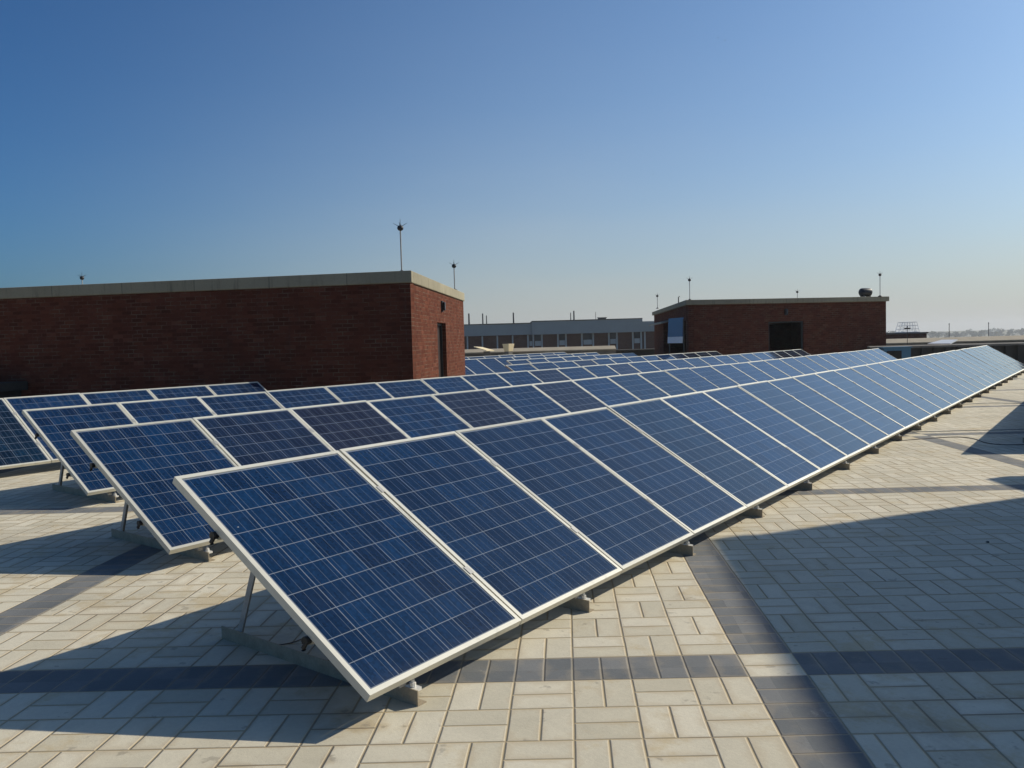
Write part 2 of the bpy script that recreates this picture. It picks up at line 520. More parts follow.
# ------------------------------------------------------------------ mesh helpers
class MB:
    def __init__(self):
        self.v, self.f, self.uv = [], [], {}

    def poly(self, pts):
        i = len(self.v)
        self.v += [Vector(p) for p in pts]
        self.f.append(list(range(i, i + len(pts))))

    def hexa(self, p):            # 8 points, bottom ring then top ring
        i = len(self.v)
        self.v += [Vector(q) for q in p]
        for q in ((3, 2, 1, 0), (4, 5, 6, 7), (0, 1, 5, 4), (1, 2, 6, 5), (2, 3, 7, 6), (3, 0, 4, 7)):
            self.f.append([i + k for k in q])

    def box(self, lo, hi, frame=None):
        x0, y0, z0 = lo
        x1, y1, z1 = hi
        p = [(x0, y0, z0), (x1, y0, z0), (x1, y1, z0), (x0, y1, z0), (x0, y0, z1), (x1, y0, z1), (x1, y1, z1), (x0, y1, z1)]
        if frame:
            p = [frame(*q) for q in p]
        self.hexa(p)

    def prism(self, poly, z0, z1):
        n = len(poly)
        i = len(self.v)
        self.v += [Vector((a, b_, z0)) for a, b_ in poly] + [Vector((a, b_, z1)) for a, b_ in poly]
        self.f.append([i + k for k in reversed(range(n))])
        self.f.append([i + n + k for k in range(n)])
        for k in range(n):
            l = (k + 1) % n
            self.f.append([i + k, i + l, i + n + l, i + n + k])

    def tube(self, pts, r, n=8, r1=None):
        pts = [Vector(p) for p in pts]
        i0 = len(self.v)
        N = len(pts)
        for j, p in enumerate(pts):
            d = (pts[min(j + 1, N - 1)] - pts[max(j - 1, 0)]).normalized()
            s = d.cross(Vector((0, 0, 1)))
            if s.length < 1e-3:
                s = Vector((1, 0, 0))
            s.normalize()
            q = s.cross(d)
            rr = r if r1 is None else r + (r1 - r) * j / (N - 1)
            for k in range(n):
                a = 2 * math.pi * k / n
                self.v.append(p + (s * math.cos(a) + q * math.sin(a)) * rr)
        for j in range(N - 1):
            for k in range(n):
                l = (k + 1) % n
                self.f.append([i0 + j * n + k, i0 + j * n + l, i0 + (j + 1) * n + l, i0 + (j + 1) * n + k])
        self.f.append([i0 + k for k in reversed(range(n))])
        self.f.append([i0 + (N - 1) * n + k for k in range(n)])

    def lathe(self, prof, c=(0, 0, 0), axis='z', n=16):
        i0 = len(self.v)
        c = Vector(c)
        for (r, h) in prof:
            for k in range(n):
                a = 2 * math.pi * k / n
                p = Vector((r * math.cos(a), r * math.sin(a), h))
                if axis == 'x':
                    p = Vector((p.z, p.x, p.y))
                self.v.append(c + p)
        for j in range(len(prof) - 1):
            for k in range(n):
                l = (k + 1) % n
                self.f.append([i0 + j * n + k, i0 + j * n + l, i0 + (j + 1) * n + l, i0 + (j + 1) * n + k])
        self.f.append([i0 + k for k in reversed(range(n))])
        self.f.append([i0 + (len(prof) - 1) * n + k for k in range(n)])

    def build(self, name, mat, parent=None, smooth=False, bevel=0, uvfun=None):
        me = bpy.data.meshes.new(name)
        me.from_pydata([tuple(v) for v in self.v], [], self.f)
        bm = bmesh.new()
        bm.from_mesh(me)
        bmesh.ops.recalc_face_normals(bm, faces=bm.faces)
        if bevel:
            bmesh.ops.bevel(bm, geom=[e for e in bm.edges if len(e.link_faces) == 2 and e.calc_face_angle(0) > .5],
                            offset=bevel, segments=2, affect='EDGES', profile=.5)
        bm.normal_update()
        uvl = bm.loops.layers.uv.new('UVMap')
        for f in bm.faces:
            n = f.normal
            f.smooth = smooth
            tv = Vector((0, 0, 1)).cross(n)
            vert = tv.length > .3
            if vert:
                tv.normalize()
            for lp in f.loops:
                p = lp.vert.co
                lp[uvl].uv = uvfun(p) if uvfun else ((p.dot(tv), p.z) if vert else (p.x, p.y))
        bm.to_mesh(me)
        bm.free()
        me.materials.append(mat)
        o = bpy.data.objects.new(name, me)
        COL.objects.link(o)
        if parent:
            o.parent = parent
        return o


def tag(o, label, cat=None, group=None):
    o['label'] = label
    if cat:
        o['category'] = cat
    if group:
        o['group'] = group
    return o


def structure(o, label=None):
    o['kind'] = 'structure'
    if label:
        o['label'] = label
        o['category'] = o.name.replace('_', ' ')
    return o


def thing(name, label, cat, loc=(0, 0, 0), rz=0, group=None):
    o = bpy.data.objects.new(name, None)
    o.empty_display_size = .2
    COL.objects.link(o)
    o.location = loc
    o.rotation_euler = (0, 0, rz)
    return tag(o, label, cat, group)


def dup(root, loc, label, group=None):
    c = root.copy()
    COL.objects.link(c)
    c.location = loc
    c['label'] = label
    if group:
        c['group'] = group
    for ch in root.children:
        d = ch.copy()
        COL.objects.link(d)
        d.parent = c
        for g in ch.children:
            e = g.copy()
            COL.objects.link(e)
            e.parent = d
    return c


def rotpt(rz):
    c, s = math.cos(rz), math.sin(rz)
    return lambda x, y, z: (x * c - y * s, x * s + y * c, z)


# ------------------------------------------------------------------ terrain and the roof
GZ = -13.0
g = MB()
g.poly([(-6000, -6000, GZ), (6000, -6000, GZ), (6000, 6000, GZ), (-6000, 6000, GZ)])
structure(g.build('ground', MAT['terrain']), 'dry flat plain far below the paved roof')
ua, va = R(32.1), R(122.1)
uv2 = lambda u, v: (u * math.cos(ua) + v * math.cos(va), u * math.sin(ua) + v * math.sin(va))
rf = MB()
ROOF = [(-70, -30), (45, -30), (45, 32), (6.5, 40), (-9, 50), (-36, 66), (-70, 60)]
rf.prism(ROOF, ZG - .5, ZG)
structure(rf.build('roof_floor', MAT['paver']), 'flat roof paved in pale and grey concrete blocks')
mb = MB()
mb.prism([(x * .97 - .3, y * .97 + .5) for x, y in ROOF], GZ, ZG - .502)
structure(mb.build('building_base', MAT['dark_concrete']), 'body of the building under the paved roof')

# ------------------------------------------------------------------ solar panels
TILT = .549
ct, st = math.cos(TILT), math.sin(TILT)


def pt(y, s, h=0.0):
    """local point: y along the row, s up the slope, h above the glass plane"""
    return Vector((-s * ct + h * st, y, s * st + h * ct))


def make_panel():
    root = thing('solar_panel', 'x', 'solar panel')
    FH = .042
    fr = MB()
    fm = lambda y, s, h: pt(y, s, h)
    for lo, hi in (((0, 0, -FH), (FW, LIP, 0)), ((0, PL - LIP, -FH), (FW, PL, 0)),
                   ((0, LIP, -FH), (LIP, PL - LIP, 0)), ((FW - LIP, LIP, -FH), (FW, PL - LIP, 0))):
        fr.box(lo, hi, fm)
    fr.build('frame', MAT['alu'], root)
    gl = MB()
    e = .002
    gl.box((LIP + e, LIP + e, -.009), (FW - LIP - e, PL - LIP - e, -.004), fm)
    gl.build('cell_sheet', MAT['cells'], root, uvfun=lambda p: (p.y, -p.x / ct if abs(ct) > .1 else 0))
    bk = MB()
    bk.box((LIP + e, LIP + e, -.014), (FW - LIP - e, PL - LIP - e, -.0095), fm)
    bk.build('back_sheet', MAT['white_metal'], root)
    for s_ in (.26, .74):
        cl = MB()
        cl.box((FW + .0008, PL * s_ - .03, -.0434), (PW - .0008, PL * s_ + .03, .0005), fm)
        cl.box((FW - .012, PL * s_ - .03, .0007), (PW + .012, PL * s_ + .03, .0040), fm)
        cl.build('clamp', MAT['steel'], root)
    jb = MB()
    jb.box((FW / 2 - .07, PL - .30, -.042), (FW / 2 + .07, PL - .18, -.0145), fm)
    jb.build('junction_box', MAT['black_plastic'], root)
    return root


ORD = ['zeroth', 'first', 'second', 'third', 'fourth', 'fifth', 'sixth', 'seventh', 'eighth', 'ninth', 'tenth', 'eleventh',
       'twelfth', 'thirteenth', 'fourteenth', 'fifteenth', 'sixteenth', 'seventeenth', 'eighteenth', 'nineteenth',
       'twentieth', 'twenty-first', 'twenty-second', 'twenty-third', 'twenty-fourth', 'twenty-fifth', 'twenty-sixth',
       'twenty-seventh', 'twenty-eighth', 'twenty-ninth', 'thirtieth', 'thirty-first']


def make_stand():
    s = thing('panel_stand', 'x', 'support stand')
    b = MB()      # angle iron lying on the paving
    b.box((-1.60, -.003, 0), (.0, .003, .075))
    b.box((-1.60, .0031, 0), (.0, .055, .006))
    b.build('base_rail', MAT['rust_steel'], s)
    r = MB()
    a0, a1 = Vector((-1.445, 0, .03)), Vector((-1.125, 0, .80))
    d = (a1 - a0).normalized()
    q = Vector((d.z, 0, -d.x))
    for y0, y1, w0, w1 in ((.0035, .0085, -.02, .02), (.0086, .045, -.02, -.015)):
        r.hexa([a0 + q * w0 + Vector((0, y0, 0)), a0 + q * w1 + Vector((0, y0, 0)), a0 + q * w1 + Vector((0, y1, 0)), a0 + q * w0 + Vector((0, y1, 0)),
                a1 + q * w0 + Vector((0, y0, 0)), a1 + q * w1 + Vector((0, y0, 0)), a1 + q * w1 + Vector((0, y1, 0)), a1 + q * w0 + Vector((0, y1, 0))])
    r.build('rear_strut', MAT['steel'], s)
    f = MB()      # sloping top chord under the rails
    c0, c1 = pt(0, .03, -.086), pt(0, PL - .16, -.086)
    f.hexa([c0 + Vector((0, -.05, -ZG - .02)), c0 + Vector((0, -.0045, -ZG - .02)), c1 + Vector((0, -.0045, -ZG - .02)), c1 + Vector((0, -.05, -ZG - .02)),
            c0 + Vector((0, -.05, -ZG)), c0 + Vector((0, -.0045, -ZG)), c1 + Vector((0, -.0045, -ZG)), c1 + Vector((0, -.05, -ZG))])
    f.build('top_chord', MAT['steel'], s)
    c = MB()
    c.lathe([(.004, 0), (.016, .002), (.016, .02), (.009, .022), (.009, .034), (.003, .036)], (-.055, .022, .0755), n=8)
    c.box((-.09, .0035, .060), (-.02, .046, .075))
    c.build('bolt', MAT['bolt'], s)
    return s


PANEL0 = make_panel()
STAND0 = make_stand()
used_p = [False]
used_s = [False]
RAILS = []


def row(x0, y0, n, words, sup0=.305, tints=None, first_no=1, far_end=False):
    dark = tints or {}
    for i in range(n):
        tn = dark.get(i, '')
        look = {'': 'blue', 'p': 'dark purple', 'd': 'darkened blue', 'm': 'purplish', 'g': 'greyish'}[tn]
        lab = '%s panel in %s, %s from its near end' % (look, words, ORD[i + first_no])
        if not used_p[0]:
            o = PANEL0
            o.location = (x0, y0, 0)
            o['label'] = lab
            o['group'] = 'solar panels on the roof'
            used_p[0] = True
        else:
            o = dup(PANEL0, (x0, y0 + i * PW, 0), lab, 'solar panels on the roof')
        o.rotation_euler = (R(random.uniform(-.12, .12)), R(random.uniform(-.22, .22)), 0)
        br = random.uniform(.82, 1.18)
        col = {'': (1, 1, 1), 'p': (2.6, .56, .42), 'd': (.9, .8, .6), 'm': (1.7, .72, .62), 'g': (1.5, 1.05, .85)}[tn]  # 'd' puts the house's dark reflection into row-end tints; also one darker near panel
        for c in o.children:
            if c.name.startswith('cell_sheet'):
                c.color = (col[0] * br, col[1] * br, col[2] * br, 1)
    k = 0
    y = y0 + sup0
    while y < y0 + n * PW - .1:
        lab = 'steel angle stand under %s, %s from its near end' % (words, ORD[k + 1])
        if not used_s[0]:
            o = STAND0
            o.location = (x0, y, ZG)
            o['label'] = lab
            o['group'] = 'steel stands under the panels'
            used_s[0] = True
        else:
            o = dup(STAND0, (x0, y, ZG), lab, 'steel stands under the panels')
        o.rotation_euler.z = random.uniform(-.055, -.035)
        y += 1.572
        k += 1
    for s_, nm in ((.26, 'lower'), (.74, 'upper')):
        rt = thing('mounting_rail', '%s aluminium rail carrying the panels of %s' % (nm, words), 'rail', (x0, y0, 0), 0, 'rails under the rows of panels')
        r_ = MB()
        r_.box((.012, PL * s_ - .02, -.084), (n * PW + .03, PL * s_ + .02, -.0435), lambda a, b_, c_: pt(a, b_, c_))
        r_.build('rail', MAT['alu'], rt)
        cp = MB()
        p0 = pt(.0115, PL * s_, -.064)
        cp.tube([p0, p0 + Vector((0, -.03, 0))], .021, 10)
        cp.tube([p0 + Vector((0, -.020, -.01)), p0 + Vector((-.012, -.026, -.035)), p0 + Vector((-.012, -.024, -.045))], .012, 8)
        cp.build('end_cap', MAT['black_plastic'], rt)
        RAILS.append(rt)


row(0, 0, 30, 'the front row', tints={4: 'g', 7: 'g', 10: 'g'})
row(-3.209, 1.063, 26, 'the second row', sup0=.33, tints={1: 'm', 2: 'p', 4: 'p', 6: 'p', 8: 'g', 9: 'g'})
row(-6.412, 2.097, 26, 'the third row', tints={9: 'p', 12: 'p', 16: 'g', 23: 'd', 24: 'd', 25: 'd'})
row(-9.612, 3.25 - 1.163, 5, 'the short row before the brick house', tints={0: 'd'})
row(-9.612, 16.15, 13, 'the fourth row beyond the brick house', tints={3: 'p', 10: 'd', 11: 'd', 12: 'd'})
row(-12.815, 20.6, 8, 'the fifth row beyond the brick house')
row(-16.02, 18.35, 12, 'the sixth row beyond the brick house')
row(-19.22, 20.6, 12, 'the farthest row beyond the brick house')
row(3.145, 11.35, 14, 'the row at the far right')


# ------------------------------------------------------------------ brick buildings
def wall_piece(mbx, A, B, th, s0, s1, z0, z1):
    A, B = Vector(A), Vector(B)
    d = (B - A).normalized()
    nin = Vector((-d.y, d.x))
    p = [A + d * s0, A + d * s1, A + d * s1 + nin * th, A + d * s0 + nin * th]
    mbx.prism([tuple(q) for q in p], z0, z1)


def brick_house(name, label, corners, ztop, zslab, openings, over=.13):
    """corners counter-clockwise in plan; openings {wall: [(s0, s1, z1)]}"""
    root = thing(name, label, 'building', (0, 0, 0))
    th = .24
    n = len(corners)
    wl = MB()
    for k in range(n):
        A, B = Vector(corners[k]), Vector(corners[(k + 1) % n])
        L = (B - A).length
        e0, e1 = 0.0, L - th - .003        # butt the walls end to end
        # keep the outer corner closed: the wall runs from its start corner to the next wall's face
        cuts = sorted(openings.get(k, []))
        s = e0
        L2 = L
        for (a, b_, z1) in cuts:
            wall_piece(wl, A, B, th, s, a, ZG - .05, zslab)
            wall_piece(wl, A, B, th, a, b_, z1, zslab)
            s = b_
        wall_piece(wl, A, B, th, s, L2 - .004, ZG - .05, zslab)
    wl.build('wall', MAT['brick'], root)
    # slab with a small overhang
    cen = sum((Vector(c) for c in corners), Vector((0, 0))) / n
    off = []
    for k in range(n):
        P, Q, S = Vector(corners[k - 1]), Vector(corners[k]), Vector(corners[(k + 1) % n])
        d1, d2 = (Q - P).normalized(), (S - Q).normalized()
        n1, n2 = Vector((d1.y, -d1.x)), Vector((d2.y, -d2.x))
        bis = (n1 + n2) / (1 + n1.dot(n2))
        off.append(tuple(Q + bis * over))
    sb = MB()
    sb.prism(off, zslab + .003, ztop)
    sb.build('roof_slab', MAT['slab'], root, bevel=.02)
    return root, off


def on_wall(A, B, s, out=0.0, z=0.0):
    A, B = Vector(A), Vector(B)
    d = (B - A).normalized()
    p = A + d * s + Vector((d.y, -d.x)) * out
    return Vector((p.x, p.y, z))


def door_leaf(root, A, B, s0, s1, z1, mat, name='door'):
    d = MB()
    wall_piece(d, on_wall(A, B, 0, -.16).xy, on_wall(A, B, 1, -.16).xy, .04, s0 + .002, s1 - .002, ZG, z1 - .002)
    o_ = d.build(name, mat, root)
    f_ = MB()
    for a_, b_2, zz0, zz1 in ((s0 + .003, s0 + .06, ZG, z1 - .063), (s1 - .06, s1 - .003, ZG, z1 - .063), (s0 + .003, s1 - .003, z1 - .06, z1 - .003)):
        wall_piece(f_, on_wall(A, B, 0, -.10).xy, on_wall(A, B, 1, -.10).xy, .057, a_, b_2, zz0, zz1)
    f_.build('door_frame', MAT['dark_iron'], root)
    h_ = MB()
    hp = on_wall(A, B, s0 + .16, -.155, 1.0 + ZG)
    hq = on_wall(A, B, s0 + .16, -.115, 1.0 + ZG)
    h_.tube([hp, hq], .012, 6)
    h_.tube([hq, on_wall(A, B, s0 + .28, -.115, 1.0 + ZG)], .010, 6)
    h_.build('handle', MAT['steel'], o_)
    return o_


def bulkhead_lamp(A, B, s, z, label):
    p = on_wall(A, B, s, .003, z)
    a, b_ = Vector(A), Vector(B)
    d = (b_ - a).normalized()
    rz = math.atan2(d.y, d.x)
    t_ = thing('wall_lamp', label, 'lamp', p, rz)
    m_ = MB()
    m_.box((-.08, -.04, -.14), (.08, 0, .14))
    m_.build('backplate', MAT['dark_iron'], t_)
    g_ = MB()
    g_.box((-.06, -.10, -.11), (.06, -.041, .11))
    g_.build('lamp_cover', MAT['glass'], t_, bevel=.02)
    return t_


K1 = Vector((-9.261, 10.464))
K2 = Vector((-13.743, 17.748))
K0d = (Vector((-18.053, 6.291)) - K1).normalized()
K0 = K1 + K0d * 14.0
K3 = K0 + (K2 - K1)
h1, off1 = brick_house('brick_house', 'large brick roof house on the left with a dark door in its sunlit side',
                       [tuple(K0), tuple(K1), tuple(K2), tuple(K3)], 3.035, 2.78, {1: [(3.36, 4.77, 2.03)]}, .04)
door_leaf(h1, K1, K2, 3.36, 4.77, 2.03, MAT['door'])
bulkhead_lamp(K1, K2, 4.12, 2.45, 'small dark lamp above the door of the left brick house')

KB = .8616


def nearer(x, y):
    return Vector((EYE.x + (x - EYE.x) * KB, EYE.y + (y - EYE.y) * KB))


Q1, Q2, Q0 = nearer(-14.872, 37.185), nearer(-7.233, 45.361), nearer(-24.738, 53.509)
Q3 = Q0 + (Q2 - Q1)
ZQ = 3.085
h2, off2 = brick_house('brick_house', 'distant brick roof house with a wide dark doorway and a black tank',
                       [tuple(Q0), tuple(Q1), tuple(Q2), tuple(Q3)], ZQ, 2.865, {1: [(3.79, 5.497, 2.064)], 0: [(5.6, 15.5, 2.245)]}, .12)
jm = MB()
for a_, b_2, z0_, z1_ in ((3.795, 3.85, ZG, 2.0), (5.437, 5.492, ZG, 2.0), (3.795, 5.492, 2.003, 2.06)):
    wall_piece(jm, on_wall(Q1, Q2, 0, -.05).xy, on_wall(Q1, Q2, 1, -.05).xy, .09, a_, b_2, z0_, z1_)
jm.build('door_frame', MAT['dark_iron'], h2)
bulkhead_lamp(Q1, Q2, 4.644, 2.47, 'small dark lamp above the doorway of the distant brick house')

# canopy on the side of the distant house and the blue sheet beside it
cy = MB()
Lq = (Q1 - Q0).length
p = [on_wall(Q0, Q1, Lq - 15.7, .003), on_wall(Q0, Q1, Lq - 7.9, .003), on_wall(Q0, Q1, Lq - 7.9, .4), on_wall(Q0, Q1, Lq - 15.7, .4)]
cy.hexa([q + Vector((0, 0, 2.30 - (0 if k < 2 else .10))) for k, q in enumerate(p)] + [q + Vector((0, 0, 2.385 - (0 if k < 2 else .10))) for k, q in enumerate(p)])
cy.build('canopy', MAT['concrete'], h2)
ps = thing('glossy_board', 'blue glossy sheet with a white lower strip leaning by the distant house', 'sheet')
bA, bB = at_depth(667.5, 342, 34.6), at_depth(681.8, 342, 33.3)
bA.z = bB.z = 1.245
dv = (bB - bA).normalized()
nv_ = Vector((dv.y, -dv.x, 0))
lean = Vector((-nv_.x * .06, -nv_.y * .06, 1.0)).normalized()


def sheet(a, b_, z0, z1, th, mat, nm, par):
    s_ = MB()
    lo0, lo1, hi0, hi1 = a + lean * z0, b_ + lean * z0, a + lean * z1, b_ + lean * z1
    bk_ = -nv_ * th
    s_.hexa([lo0, lo1, lo1 + bk_, lo0 + bk_, hi0, hi1, hi1 + bk_, hi0 + bk_])
    return s_.build(nm, mat, par)


sheet(bA, bB, 0, .26, .04, MAT['white_metal'], 'lower_strip', ps)
sheet(bA, bB, .263, 1.02, .04, MAT['blue_glass'], 'glossy_sheet', ps)
leg = MB()
for e_ in (bA, bB):
    q = e_ - nv_ * .08
    leg.tube([(q.x, q.y, ZG), (q.x, q.y, 2.2)], .025)
leg.build('post', MAT['dark_iron'], ps)

# tank on the distant roof
tk = thing('water_tank', 'black horizontal tank on the roof of the distant brick house', 'tank', at_depth(865.5, 297, 38.4))
tk.location.z = ZQ + .002
tk.scale = (.88, .88, .88)
tk.rotation_euler.z = math.atan2((Q2 - Q1).y, (Q2 - Q1).x)
t_ = MB()
t_.lathe([(.03, -.33), (.14, -.315), (.195, -.27), (.215, -.20), (.22, 0), (.215, .20), (.195, .27), (.14, .315), (.03, .33)],
         (0, 0, .25), 'x', 24)
t_.build('barrel', MAT['tank'], tk, smooth=True)
t_ = MB()
for x_ in (-.17, .17):
    t_.box((x_ - .04, -.15, 0), (x_ + .04, .15, .10))
t_.build('saddle', MAT['dark_concrete'], tk)
vp = MB()
vp.tube([on_wall(Q0, Q1, (Q1 - Q0).length - 4.3, -.1, ZQ), on_wall(Q0, Q1, (Q1 - Q0).length - 4.3, -.1, ZQ + .33)], .025)
vp.tube([on_wall(Q0, Q1, (Q1 - Q0).length - 4.3, -.1, ZQ + .315), on_wall(Q0, Q1, (Q1 - Q0).length - 3.95, -.1, ZQ + .35)], .02)
tag(vp.build('vent_pipe', MAT['dark_iron']), 'short vent pipe on the roof edge of the distant house', 'pipe')


# lightning rods
def rod(px, ball_y, depth, zbase, label):
    b_ = at_depth(px, ball_y, depth)
    t_ = thing('lightning_rod', label, 'lightning rod', (b_.x, b_.y, zbase), 0, 'lightning rods on the roof houses')
    h = b_.z - zbase
    m_ = MB()
    m_.tube([(0, 0, 0), (0, 0, h - .03)], .016, 8)
    m_.build('pole', MAT['steel'], t_)
    m_ = MB()
    m_.lathe([(.09, 0.001), (.08, .02), (.035, .05), (.02, .06)], (0, 0, 0), n=10)
    m_.build('base', MAT['dark_iron'], t_)
    m_ = MB()
    m_.lathe([(.02, -.06), (.05, -.045), (.065, -.02), (.068, 0), (.06, .03), (.04, .05), (.015, .06)], (0, 0, h), n=14)
    m_.build('ball', MAT['dark_iron'], t_, smooth=True)
    m_ = MB()
    m_.tube([(0, 0, h + .05), (0, 0, h + .19)], .008, 6, .003)
    for k in range(4):
        a = R(35 + 90 * k)
        m_.tube([(math.cos(a) * .04, math.sin(a) * .04, h + .04), (math.cos(a) * .15, math.sin(a) * .15, h + .105)], .007, 6, .003)
    m_.build('prongs', MAT['dark_iron'], t_)


rod(400.3, 228, 17.9, 3.036, 'tallest lightning rod, on the near corner of the left brick house')
rod(454, 266, 24.6, 3.036, 'lightning rod on the far end of the left brick house')
rod(82, 278, 26.8, 3.036, 'lightning rod tip showing above the left end of the left house')
rod(657.3, 296, 46.53, ZQ + .001, 'lightning rod on the rear left corner of the distant house')
rod(689.5, 280, 36.70, ZQ + .001, 'lightning rod on the near left corner of the distant house')
rod(797.3, 292, 47.39, ZQ + .001, 'lightning rod behind the middle of the distant house roof')
rod(880, 274.8, 38.08, ZQ + .001, 'lightning rod beside the black tank on the distant house')

# concrete duct beside the left house
cbx = MB()
c0 = on_wall(K0, K1, 14 - 12.4, .05)
dd = (K1 - K0).normalized()
nn = Vector((dd.y, -dd.x))
duct = thing('concrete_duct', 'low grey concrete duct with a cap at the foot of the dark wall', 'duct', (c0.x, c0.y, ZG), math.atan2(dd.y, dd.x))
cbx.box((0, -.9, 0), (3.1, 0, .86))
cbx.build('body', MAT['black_concrete'], duct)
cbx = MB()
cbx.box((-.1, -1.05, .863), (3.3, 0, 1.06))
cbx.build('cap', MAT['black_concrete'], duct, bevel=.02)

# tall stair tower and porch to the right, outside the frame: they cast the big shadow
sd = Vector((0.76, 1.24, 1.0))
U = Vector((math.cos(ua), math.sin(ua)))
V = Vector((math.cos(va), math.sin(va)))
HT = 6.8
tip = Vector((-.12, 3.98)) + Vector((sd.x, sd.y)) * HT
tw = tip + U * .05 - V * .05
V2 = Vector((math.cos(R(120.4)), math.sin(R(120.4))))
Tc = [tuple(tw - V2 * 9), tuple(tw - V2 * 9 + U * 6), tuple(tw + U * 6), tuple(tw)]
brick_house('stair_tower', 'tall brick stair tower to the right, throwing the broad shadow on the paving', Tc, ZG + HT, ZG + HT - .26, {}, .05)
pc = Vector((1.46, 8.14)) + Vector((sd.x, sd.y)) * 3.4
po = thing('porch', 'flat concrete porch beside the tall stair tower', 'porch', (0, 0, 0))
pm = MB()
pm.prism([tuple(pc - V * .9), tuple(pc - V * .9 + U * .85), tuple(pc + U * .85), tuple(pc)], ZG + 3.15, ZG + 3.4)
pm.build('slab', MAT['concrete'], po)
pm = MB()
q0 = pc + U * .1 - V * .1
pm.prism([tuple(q0 - V * .7), tuple(q0 - V * .7 + U * .6), tuple(q0 + U * .6), tuple(q0)], ZG, ZG + 3.148)
pm.build('pier', MAT['brick'], po)


# ------------------------------------------------------------------ parapets at the roof edge
def parapet(label, pts, zt, cope_w=.7, drop=.26, mat='dark_concrete', cmat='coping', th=.3, zb=ZG - .45, posts=0, name='parapet_wall'):
    root = thing(name, label, 'wall')
    a, b_ = Vector(pts[0]), Vector(pts[1])
    d = (b_ - a).normalized()
    nb = Vector((-d.y, d.x))                 # away from the camera
    L = (b_ - a).length
    m_ = MB()
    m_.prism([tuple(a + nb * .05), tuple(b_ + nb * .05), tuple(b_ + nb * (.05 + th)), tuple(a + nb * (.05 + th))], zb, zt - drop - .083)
    m_.build('wall', MAT[mat], root)
    m_ = MB()
    f = lambda p, z: Vector((p.x, p.y, z))
    b0, b1, c1, c0_ = a - nb * .05, b_ - nb * .05, b_ + nb * cope_w, a + nb * cope_w
    m_.hexa([f(b0, zt - drop - .08), f(b1, zt - drop - .08), f(c1, zt - drop - .08), f(c0_, zt - drop - .08),
             f(b0, zt - drop), f(b1, zt - drop), f(c1, zt), f(c0_, zt)])
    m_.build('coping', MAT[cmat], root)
    for k in range(posts):
        m_ = MB()
        c_ = a + d * (L * (k + .5) / posts)
        m_.prism([tuple(c_ - d * .13 - nb * .06), tuple(c_ + d * .13 - nb * .06), tuple(c_ + d * .13 + nb * .048), tuple(c_ - d * .13 + nb * .048)], zb + .46, zt - drop - .084)
        m_.build('pier', MAT[mat], root)
    return root


def P2(px, py, d):
    q = at_depth(px, py, d)
    return (q.x, q.y), q.z


a_, za = P2(430, 350, 58)
b_, zb_ = P2(616, 346, 58)
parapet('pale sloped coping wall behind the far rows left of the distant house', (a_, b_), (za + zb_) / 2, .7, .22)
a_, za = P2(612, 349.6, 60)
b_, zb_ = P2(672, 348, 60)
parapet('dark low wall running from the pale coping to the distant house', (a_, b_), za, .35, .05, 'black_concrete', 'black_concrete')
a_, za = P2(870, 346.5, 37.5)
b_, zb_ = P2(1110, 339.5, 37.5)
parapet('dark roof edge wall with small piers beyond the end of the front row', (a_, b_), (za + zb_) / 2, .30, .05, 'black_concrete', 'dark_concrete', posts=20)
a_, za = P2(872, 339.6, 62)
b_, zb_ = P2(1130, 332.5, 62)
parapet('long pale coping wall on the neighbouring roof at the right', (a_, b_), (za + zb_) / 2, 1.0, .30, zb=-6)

cb = at_depth(508.5, 350, 57.0)
ob = MB()
ob.box((-.26, -.26, 0), (.26, .26, .52), rotpt(R(-8)))
for i, v_ in enumerate(ob.v):
    k_ = 1.15 if v_.z > .1 else .8
    ob.v[i] = Vector((v_.x * k_, v_.y * k_, v_.z))
o = ob.build('block', MAT['cream'], None, bevel=.02)
o.name = 'cream_block'
o.location = (cb.x, cb.y, cb.z - .10)
tag(o, 'small cream tapered block standing before the pale coping wall', 'block')
ped = MB()
ped.box((-.2, -.2, ZG - o.location.z), (.2, .2, -.003), rotpt(R(-8)))
ped.build('pedestal', MAT['dark_concrete'], o)
sb_ = at_depth(485, 349.5, 57.0)
ob = MB()
ob.hexa([Vector(rotpt(YAW)(*q)) for q in ((-.75, -.3, .18), (.1, -.5, -.10), (.62, .3, -.12), (-.2, .5, .12),
                                            (-.75, -.3, .23), (.1, -.5, -.05), (.62, .3, -.07), (-.2, .5, .17))])
o = ob.build('loose_slab', MAT['cream'])
o.location = sb_
tag(o, 'tilted pale slab lying against the coping near the left brick house', 'slab')
fo = MB()
fo.box((-.1, -.15, ZG - sb_.z), (.35, .2, -.125), rotpt(YAW))
fo.build('footing', MAT['dark_concrete'], o)

# ------------------------------------------------------------------ the long block across the court
D = 150.0
S = D / CAM_F
org = at_depth(462, 341.8, D)
fx = lambda px: (px - 462) * S                      # px -> metres along the facade
Fr = Vector((rgt0.x, rgt0.y))
ob_ = thing('office_block', 'long grey block with brick bays and windows behind the far rows', 'building', (org.x, org.y, 0), YAW)
zt_ = lambda up_px: 1.529 + up_px * S
Z0, Z1 = GZ, zt_(17.2)
m_ = MB()
m_.box((fx(430), .35, Z0), (fx(532), 12, zt_(5.4)))
m_.box((fx(532) + .01, .35, Z0), (fx(690), 12, zt_(5.4)))
m_.build('wall', MAT['brick_panel'], ob_)
m_ = MB()
m_.box((fx(430), -.5, zt_(5.4) + .003), (fx(532), 12.2, zt_(16.4)))
m_.box((fx(532) + .01, -.9, zt_(5.2)), (fx(642), 12.3, zt_(18.0)))
m_.box((fx(642) + .01, -.5, zt_(5.4) + .003), (fx(690), 12.2, zt_(15.6)))
m_.build('fascia', MAT['fascia'], ob_)
m_ = MB()
